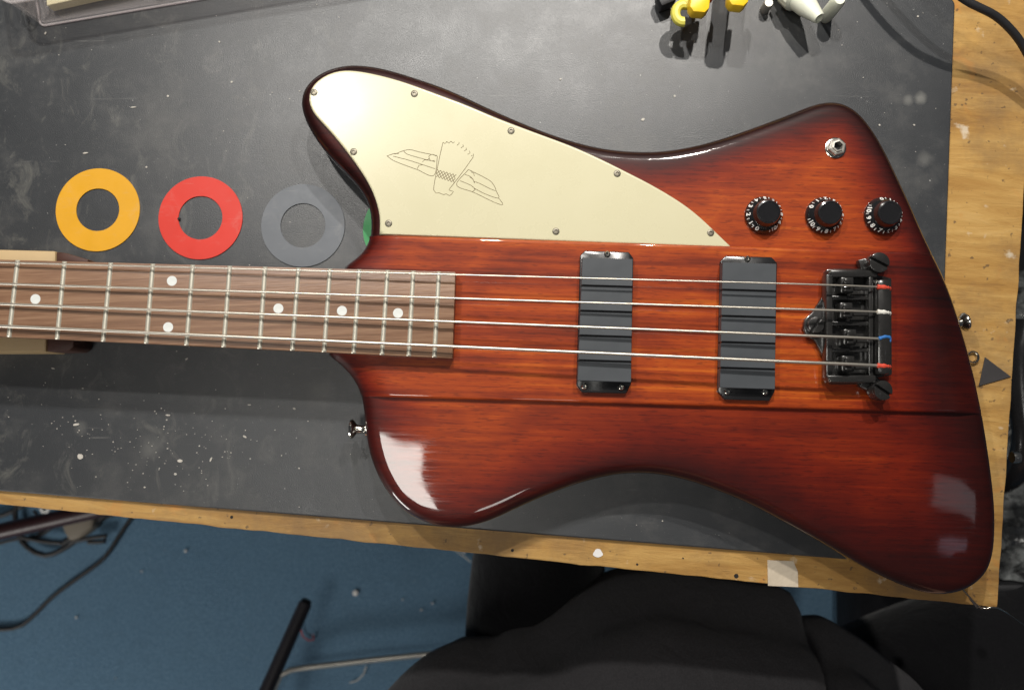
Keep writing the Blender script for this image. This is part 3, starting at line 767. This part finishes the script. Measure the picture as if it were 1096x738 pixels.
tube('rim', [Vector((p.x, p.y, zt)) for p in hi_]+[Vector((hi_[0].x, hi_[0].y, zt))], .0011, clear('clear_rim', (.95, .93, .93), .04, .22), box_t, 8)
tube('base_edge', [Vector((p.x, p.y, .0012)) for p in lo_]+[Vector((lo_[0].x, lo_[0].y, .0012))], .0008, clear('clear_edge', (.95, .91, .92), .04, .28), box_t, 8)
def card(name, u0, v0, u1, v1, z0, z1, mat, label, cat, sk=0):
    pts = [cb+e1*u0+e2*v0, cb+e1*u1+e2*(v0+sk), cb+e1*u1+e2*v1, cb+e1*(u0+sk)+e2*v1]
    o = prism(name, pts, z0, z1, MAT[mat], None, .0004, 1); return setp(o, label, cat)
card('cream_card', .012, .008, .085, .14, .003, .012, 'creampaper', 'cream coloured sheet stack in the near left of the clear box', 'card', .004)
card('white_card', .088, .007, .200, .14, .003, .010, 'paper', 'white sheet in the right part of the clear box', 'card', .002)
tube('coiled_wire', [cb+e1*(.004+.006*math.cos(t))+e2*(.022+.012*math.sin(t))+Vector((0, 0, .014+t*.001)) for t in [k*.5 for k in range(26)]], .0008, MAT['steel'], None, 6)
setp(C.objects['coiled_wire'], 'small grey wire coil in the left end of the clear box', 'wire')

# yellow clamps and nozzles, upper edge
def clamp(px, py, ang, hgt, label, hook):
    c = U(px, py, hgt); c.z = 0
    t = thing('spring_clamp', c, label, 'clamp', 'yellow clamps standing at the back of the mat')
    d = Vector((math.sin(ang), math.cos(ang), 0)); s = Vector((d.y, -d.x, 0))
    bm = bmesh.new(); pts = [c-d*.000-s*.0065, c+s*.0065, c+s*.0065+d*.016, c-s*.0065+d*.016]
    ch_ = [c-s*.0040, c+s*.0040, c+s*.0068+d*.0035, c+s*.0068+d*.022, c-s*.0068+d*.022, c-s*.0068+d*.0035]
    add_prism(bm, [p.xy for p in ch_], hgt-.011, hgt, .0015, 2)
    bmobj('jaw', bm, MAT['clampy'], t)
    bm = bmesh.new(); add_prism(bm, [p.xy for p in (c+d*.012+s*.0066, c+d*.012+s*.0095, c+d*.024+s*.0095, c+d*.024+s*.0066)], .010+hgt-.02, hgt-.002, .0006)
    bmobj('grip', bm, MAT['red'], t)
    bm = bmesh.new(); add_tube(bm, [c+d*.010+Vector((0, 0, hgt-.010)), c+d*.09+Vector((0, 0, hgt-.016))], .0062, 10); bmobj('handle', bm, MAT['clampy'], t)
    if hook:
        zz = hgt-.012
        hp = []
        for k in range(15):
            a = math.radians(75+k*15); hp.append(c-s*.0090+d*.0040+(s*math.cos(a)*.0052+d*math.sin(a)*.0062)+Vector((0, 0, zz)))
        hp = [hp[0]+d*.012]+hp
        bm = bmesh.new(); add_tube(bm, smoothpath(hp, .0015), .0034, 10); bmobj('swivel_pad', bm, MAT['paley'], t)
    return t
clamp(748.5, 13, .10, .034, 'yellow clamp with a pale hooked pad, leftmost at the back of the mat', True)
clamp(790, 6, .12, .044, 'plain yellow clamp between the hooked clamp and the white nozzle', False)
nz = thing('glue_nozzle', U(858, 6, 0), 'ivory cone shaped nozzle pointing towards the bass at the mat edge', 'nozzle')
a, b = U(853, -3, .016), U(877, 20, .026); e = (b-a).normalized()
rot = e.to_track_quat('Z', 'Y').to_matrix(); L = (b-a).length
lathe('cone', [(.0085, -.004), (.0082, .004), (.0074, L*.45), (.0042, L*.96), (.0038, L), (.0030, L), (.0026, L-.004), (0, L-.004)], a, MAT['ivory'], nz, rot)
lathe('collar', [(.0092, -.010), (.0105, -.009), (.0105, .001), (.0088, .003), (.0080, .003)], a, MAT['ivory'], nz, rot, 32, lambda k: 1 if k % 2 else .955)
lathe('bottle_neck', [(.0085, -.060), (.0085, -.006), (.0060, -.005)], a, MAT['paley'], nz, Matrix.Rotation(.0, 3, 'X') @ rot)
n2 = lathe('nozzle_cap', [(0, 0), (.0045, 0), (.0050, .004), (.0048, .024), (.0036, .027), (0, .027)], U(899, -1, .027)-Vector((0, 0, .027)), MAT['ivory'], None)
setp(n2, 'small round ivory cap right of the cone shaped nozzle', 'cap')
n3 = lathe('steel_stud', [(0, 0), (.0034, 0), (.0034, .010), (.0028, .011), (0, .011)], U(823, 3, .011)-Vector((0, 0, .011)), MAT['steel'], None)
setp(n3, 'small dark steel stud between the yellow clamp and the nozzle', 'stud')
n4 = box('shadow_block', U(713, -2, .012)-Vector((0, 0, .004)), (.012, .010, .012), MAT['rubber'], None, rz=.4, bev=.002)  # dark solid put where a shadow blob lies
setp(n4, 'small black block standing in for a shadow left of the hooked yellow clamp', 'block')

# black cable, upper right
cp = [(900, -110, .03), (965, -60, .045), (1005, -22, .046), (1033, 0, .043), (1052, 10, .041), (1066, 17.5, .038), (1082, 32, .033), (1097, 53, .026), (1120, 100, .012)]
o = tube('power_cable', [U(*p) for p in cp], .0027, MAT['rubber'], None, 10, .004); setp(o, 'thick black cable arching over the far right corner of the bench', 'cable')

# neck rest
nr = thing('neck_rest', (U(20, 320, 0).x, U(20, 320, 0).y, 0), 'pale wooden neck rest with dark leather tips under the fretboard', 'neck rest')
zr = .026
prism('block', upoly([(-150, 263), (59, 268.5), (59, 280), (49, 363), (49, 376.5), (-160, 377)], zr), .0004, zr, MAT['lightwood'], nr, .0012)
prism('leather_tip', upoly([(59.3, 269), (70, 270.5), (94, 277.5), (92, 283), (59.3, 283)], zr), .0004, zr-.0008, MAT['cork'], nr, .001)
prism('leather_tip', upoly([(49.3, 361), (78, 364), (78, 371), (73, 375), (49.3, 376)], zr), .0004, zr-.0008, MAT['cork'], nr, .001)

# ------------------------------------------------------------------ things on the bare wood
tri = prism('felt_triangle', upoly([(1054.5, 382), (1082.5, 403), (1048, 413)], ZT+.001), ZT+.0002, ZT+.0010, plain('grey_felt', (.035, .032, .033), .9, var=.3), None, .0002, 1)
setp(tri, 'dark grey triangle of sandpaper on the bare wood beside the bass tail', 'sandpaper')
bm = bmesh.new(); c = U(1041, 382, ZT+.0015); add_lathe(bm, [(.0030, -.0008), (.0029, .0004), (.0034, .0012), (.0043, .0012), (.0048, .0002), (.0048, -.0010), (.0030, -.0010)], c, None, 32)
setp(bmobj('washer', bm, MAT['chrome'], None), 'small shiny steel washer on the bare wood next to the sandpaper triangle', 'washer')
o = prism('tape_strip', upoly([(821.5, 599), (849, 600), (854, 611), (854.5, 628), (822, 626.5)], ZT+.0008), ZT+.0002, ZT+.0008, MAT['tape'], None, .0001, 1)
setp(o, 'torn piece of pale masking tape on the front edge of the bench', 'tape')
o = prism('paint_spot', upoly([(640+5*math.cos(t)*(1+.2*math.sin(3*t)), 591.5+4.6*math.sin(t)) for t in [k*.45 for k in range(14)]], ZT+.0005), ZT+.0002, ZT+.0005, MAT['paper'], None)
setp(o, 'white glue spot on the front edge of the bench', 'glue spot')
for i, (px, py, r) in enumerate(((548.5, 588.5, 1.6), (682, 603.5, 1.2), (731, 597, .9), (788, 616, 2.4), (549, 588, 1), (248, 553, 1.6))):
    if i == 4: continue
    lathe('nail_hole', [(0, .00025), (r/FPX*.575, .00022), (r/FPX*.575*1.02, 0)], U(px, py, ZT), MAT['dark'], bench, n=10)
tube_s = tube('string_offcut', [U(1030, 630, .004), U(1050, 650, -.001), U(1068, 642+8, -.002), U(1096, 668, -.06), U(1130, 690, -.16)], .0006, MAT['chrome'], None, 6, .004)
setp(tube_s, 'long bright string offcut poking past the near right bench corner', 'string')
tube_s = tube('string_offcut', [U(1038, 640, .001)+Vector((0, 0, 0)), U(1046, 650, -.0015)], .0007, MAT['chrome'], None, 6)
setp(tube_s, 'short silver string offcut on the bench corner below the bass', 'string')

# ------------------------------------------------------------------ under and beside the bench
FZ = FLOOR
def cable(px, r, mat, label, cat='cable', z0=.006):
    P = [U(*((p[0], p[1], FZ+(p[2] if len(p) > 2 else z0)))) for p in px]
    o = tube('floor_cable', P, r, MAT[mat], None, 8, .012); return setp(o, label, cat, 'black cables on the blue carpet')
cable([(170, 520), (142, 552), (128, 572), (112, 596), (92, 612), (72, 626), (52, 642), (32, 662), (14, 672), (-30, 673)], .0034, 'rubber', 'single black cable trailing across the blue carpet away from the tangle')
cable([(24, 520), (16, 548), (20, 572), (30, 586), (48, 594), (66, 588), (84, 576), (100, 560), (130, 545)], .0042, 'rubber', 'black cable looped below the grey adapter on the carpet', z0=.012)
cable([(22, 574), (40, 578), (56, 580), (74, 580), (98, 575), (114, 573), (112, 579), (94, 580)], .0034, 'rubber', 'black cable lying flat through the tangle with a doubled end', z0=.016)
cable([(36, 546), (48, 562), (40, 574), (20, 576), (-20, 586)], .0026, 'rubber', 'thin black cable running off the left of the carpet', z0=.008)
cable([(28, 578), (44, 572), (60, 560), (70, 545)], .0030, 'rubber', 'short black cable curving up to the wine coloured bar', z0=.010)
cable([(-20, 556), (6, 550), (30, 538), (60, 530)], .0040, 'rubber', 'black cable at the far left under the bench', z0=.010)
cable([(122, 520), (118, 545), (96, 562), (66, 582)], .0050, 'rubber', 'thick black cable dropping from behind the bench over the adapter', z0=.020)
ad = prism('power_adapter', upoly([(66, 552), (74, 547), (96, 544), (101, 552), (99, 564), (86, 575), (74, 580), (68, 570), (64, 560)], FZ+.035), FZ+.001, FZ+.035, MAT['adapter'], None, .006, 3)
setp(ad, 'rounded grey beige power adapter among the cables', 'adapter')
bar = tube('metal_bar', [U(-60, 582, FZ+.10), U(96, 547, FZ+.10), U(160, 530, FZ+.10)], .0125, MAT['wine'], None, 12)
setp(bar, 'dark wine coloured metal bar over the cable tangle', 'bar')
hk = tube('wall_hook', [U(44, 543, FZ+.12), U(46, 547, FZ+.12), U(50, 547, FZ+.12), U(53, 543, FZ+.12)], .003, MAT['white'], None, 8, .004)
setp(hk, 'small white hook beside the wine coloured bar', 'hook')
tb = thing('stand_tube', U(300, 700, FZ), 'black round tube with a domed end on the carpet, left of the person', 'tube')
a, b = U(326.5, 646, FZ+.13), U(270, 772, FZ+.19); e = (b-a).normalized()
bm = bmesh.new(); add_tube(bm, [a-e*.004, a-e*.0028, a, b], [.004, .0075, .0098, .0098], 16); bmobj('shaft', bm, MAT['tubeblk'], tb)
lathe('end_plug', [(.0085, 0), (.0062, .004), (0, .0052)], a-e*.003, MAT['rubber'], tb, (-e).to_track_quat('Z', 'Y').to_matrix())
o = tube('bent_rod', [U(276, 790, FZ+.05), U(291, 742, FZ+.05), U(300, 722, FZ+.05), (U(312, 716, FZ+.05)), U(360, 710, FZ+.05), U(437, 701.5, FZ+.05), U(560, 690, FZ+.05)], .0046, MAT['steel'], None, 12, .02)
setp(o, 'thin bent steel rod on the carpet running under the person', 'rod')
def offcut(px, r, label, mat='whitesilk'):
    o = tube('nylon_offcut', [U(x, y, FZ+.004) for x, y in px], r, MAT[mat], None, 5, .01); return setp(o, label, 'offcut')
offcut([(322, 672), (324, 680), (330, 685), (336, 684), (335, 678)], .0009, 'curled pale thread beside the black tube', 'redsilk')
offcut([(374, 730), (382, 728), (389, 721), (392, 712)], .0009, 'curved pale thread below the steel rod')
offcut([(486, 588), (494, 593), (504, 601)], .0009, 'straight pale thread next to the person and the bench edge')
bm = bmesh.new()
for px, py, r in ((380.5, 634, .0052), (431, 641, .0014), (451, 652, .0018), (463, 645, .0018), (199, 589, .0026), (152, 611, .0016), (497, 590, .003), (82, 660, .002), (124, 725, .001)):
    add_lathe(bm, [(0, 0), (r, .0005), (r*.9, .002), (0, .003)], U(px, py, FZ+.002), None, 6)
setp(bmobj('carpet_crumbs', bm, MAT['paper'], None, smooth=False), 'white crumbs dotted over the blue carpet', 'crumbs', kind='stuff')

# black crate, plastic film and hose to the right of the bench
edgex = U(1079, 500, -.2)
crate = thing('storage_crate', (.86, .06, FZ), 'black storage crate on the floor right of the bench', 'crate')
cz = -.30
def crate_side(name, x0, y0, x1, y1): prism(name, [(x0, y0), (x1, y0), (x1, y1), (x0, y1)], FZ+.002, cz, MAT['rubber'], crate, .004)
crate_side('side_panel', .49, -.20, .50, .42); crate_side('side_panel', 1.10, -.20, 1.11, .42)
crate_side('side_panel', .503, -.20, 1.097, -.19); crate_side('side_panel', .503, .41, 1.097, .42)
prism('base_panel', [(.50, -.19), (1.10, -.19), (1.10, .41), (.50, .41)], FZ+.004, FZ+.02, MAT['rubber'], crate, 0)
V, F = [], []; nx, ny = 40, 56
for j in range(ny+1):
    for i in range(nx+1):
        x = .505+.33*i/nx; y = -.188+.33*j/ny
        rr = abs(mnoise.noise(Vector((x*22, y*22, 3))))+.5*abs(mnoise.noise(Vector((x*50, y*50, 9))))
        V.append((x, y, cz-.035+.075*rr))
for j in range(ny):
    for i in range(nx):
        p = j*(nx+1)+i; F.append((p, p+1, p+nx+2, p+nx+1))
t = NT('crinkled_bag'); vv = t.obj()
m_bag = t.bsdf(color=t.ramp(t.noise(vv, 30, 5, .7), [(.42, (.03, .032, .034)), (.6, (.19, .20, .20))]), rough=.22, spec=.7, coat=.5, normal=t.bump(t.noise(vv, 60, 4), .004))
o = mesh('plastic_bag', V, F, m_bag, None, smooth=False); setp(o, 'crumpled shiny grey plastic bag in the black crate', 'plastic bag')
o = tube('vacuum_hose', [U(1100, 345, -.16), U(1092, 380, -.16), U(1094, 430, -.16), U(1098, 460, -.16), U(1094, 490, -.17), U(1082, 510, -.19), U(1060, 520, -.22)], .011, MAT['black'], None, 14, .01)
setp(o, 'black hose curving down past the right edge of the bench', 'hose')
o = lathe('bolt_head', [(0, .0), (.0040, .0), (.0044, .002), (.0040, .005), (0, .006)], U(1083, 489, -.02), MAT['chrome'], bench, Vector((1, 0, 0)).to_track_quat('Z', 'Y').to_matrix())

# ------------------------------------------------------------------ the seated person
per = thing('person', (.12, -.34, FZ), 'person in a charcoal t-shirt and black trousers seated at the front of the bench', 'person')
def loft(name, secs, mat, nseg=64, amp=0, seed=0, parent=per, power=2.4, fold=None):
    V, F = [], []
    for (z, cx, cy, rx, ry) in secs:
        for k in range(nseg):
            a = 2*math.pi*k/nseg; ca, sa = math.cos(a), math.sin(a)
            q = (abs(ca)**power+abs(sa)**power)**(-1/power)
            x, y = cx+rx*q*ca, cy+ry*q*sa
            n = mnoise.noise(Vector((x*9, y*9, z*9+seed)))*amp+mnoise.noise(Vector((x*26, y*26, z*16+seed)))*amp*.35
            if fold: n += fold(x, y, z)
            V.append((x+n*ca, y+n*sa, z+n*.5))
    for j in range(len(secs)-1):
        for k in range(nseg):
            p, q = j*nseg+k, j*nseg+(k+1) % nseg; F.append((p, q, q+nseg, p+nseg))
    F.append(tuple(range(nseg))[::-1]); F.append(tuple((len(secs)-1)*nseg+k for k in range(nseg)))
    return mesh(name, V, F, mat, parent, smooth=True)
keys = [(-.36, .13, -.37, .235, .165), (-.29, .135, -.352, .272, .184), (-.235, .135, -.350, .296, .187), (-.18, .135, -.368, .276, .172), (-.10, .13, -.43, .250, .150), (.02, .12, -.47, .240, .135), (.12, .12, -.49, .235, .125), (.22, .12, -.50, .225, .110), (.28, .12, -.50, .19, .09), (.32, .12, -.50, .10, .07), (.335, .12, -.50, .07, .06)]
secs = []
for i in range(len(keys)-1):
    for k in range(8):
        t = k/8; s = t*t*(3-2*t)
        a, b = keys[i], keys[i+1]; secs.append((a[0]+(b[0]-a[0])*t, *[a[m]+(b[m]-a[m])*s for m in range(1, 5)]))
secs.append(keys[-1])
def crease(x, y, z):
    # one deep vertical fold right of centre, smaller ones by it
    a = x-.285-.03*(z+.2)
    return -.018*math.exp(-(a/.010)**2)*(1 if y > -.34 else 0)+.006*math.exp(-((a+.028)/.018)**2)-.010*math.exp(-((x+.035)/.014)**2)*(1 if y > -.36 else 0)-.030*math.exp(-((x-.015)/.06)**2)*(1 if y > -.30 else 0)
loft('shirt', secs, MAT['tee'], 160, .007, 4, fold=crease, power=1.72)
def skin(name, joints, edges, mat, lvl=2, root=0):
    me = bpy.data.meshes.new(name); c = WL[per]
    me.from_pydata([Vector(j[0])-c for j in joints], edges, []); me.update()
    o = bpy.data.objects.new(name, me); C.objects.link(o); o.parent = per; WL[o] = c
    me.materials.append(mat)
    m = o.modifiers.new('skin', 'SKIN'); sv = me.skin_vertices[0].data
    for i, (p, r) in enumerate(joints): sv[i].radius = (r, r) if not isinstance(r, tuple) else r; sv[i].use_root = (i == root)
    s = o.modifiers.new('sub', 'SUBSURF'); s.levels = lvl; s.render_levels = lvl; m.use_smooth_shade = True
    return o
J = [((.12, -.42, -.31), .10), ((.03, -.40, -.32), .088), ((.022, -.22, -.315), .080), ((.048, .02, -.31), .066), ((.05, .12, -.33), .060), ((.05, .14, -.52), .050), ((.05, .16, -.70), .042),
     ((.24, -.40, -.32), .088), ((.42, -.305, -.33), .090), ((.56, -.255, -.33), .080), ((.68, -.20, -.34), .066), ((.70, -.18, -.52), .050), ((.71, -.17, -.70), .042)]
skin('trousers', J, [(0, 1), (1, 2), (2, 3), (3, 4), (4, 5), (5, 6), (0, 7), (7, 8), (8, 9), (9, 10), (10, 11), (11, 12)], MAT['jeans'])
# head, neck, arms and hands: one continuous body
J = [((.12, -.50, .10), .06), ((.12, -.50, .28), .06), ((.12, -.49, .36), .050), ((.12, -.48, .43), .068), ((.12, -.47, .50), .080), ((.12, -.47, .57), .062)]
E = [(0, 1), (1, 2), (2, 3), (3, 4), (4, 5)]
for s, sx in ((-1, -.10), (1, .34)):
    b = len(J); J += [((.12+s*.16, -.51, .25), .052), ((.12+s*.27, -.50, .12), .046), ((.12+s*.31, -.47, -.04), .038), ((.12+s*.28, -.36, -.10), .030), ((.12+s*.23, -.30, -.12), .022), ((.12+s*.21, -.275, -.125), .024)]
    E += [(1, b), (b, b+1), (b+1, b+2), (b+2, b+3), (b+3, b+4), (b+4, b+5)]
J = [j for j in J]
skin('body', J, E, MAT['skin'])
lathe('hair', [(.0, .098), (.045, .090), (.078, .060), (.090, .020), (.088, -.020), (.080, -.030)], (.12, -.48, .535), MAT['hair'], per, Matrix.Rotation(.35, 3, 'X'))
for s in (-1, 1):
    b = U(548, 430, 0); lathe('shoe', [(0, 0), (.050, .0), (.055, .02), (.045, .055), (.030, .075), (0, .08)], (.05 if s < 0 else .69, .18 if s < 0 else -.12, FZ+.002), MAT['rubber'], per)

bag = thing('added_dark_bag', (.78, -.34, FZ), 'added black bag shape darkening the floor to the right of the seated person', 'bag')  # bag form added to turn this part of the floor dark
t_ = NT('added_bag_black'); vv_ = t_.obj()
m_n = t_.bsdf(color=t_.mix(t_.noise(vv_, 30, 4), (.005, .005, .006), (.012, .011, .013)), rough=.7, spec=.2, normal=t_.bump(t_.noise(vv_, 22, 5), .006))
loft('shell', [(FZ+.004, .80, -.34, .27, .30), (FZ+.03, .80, -.34, .30, .33), (FZ+.16, .80, -.34, .31, .34), (FZ+.24, .80, -.34, .28, .30), (FZ+.29, .80, -.34, .20, .22), (FZ+.31, .80, -.34, .08, .10)], m_n, 72, .02, 8, bag, 3.5)
for yy in (-.44, -.24):
    tube('strap', [(.62, yy, FZ+.27), (.68, yy, FZ+.34), (.80, yy, FZ+.37), (.92, yy, FZ+.34), (.98, yy, FZ+.27)], .010, MAT['jeans'], bag, 8, .03)
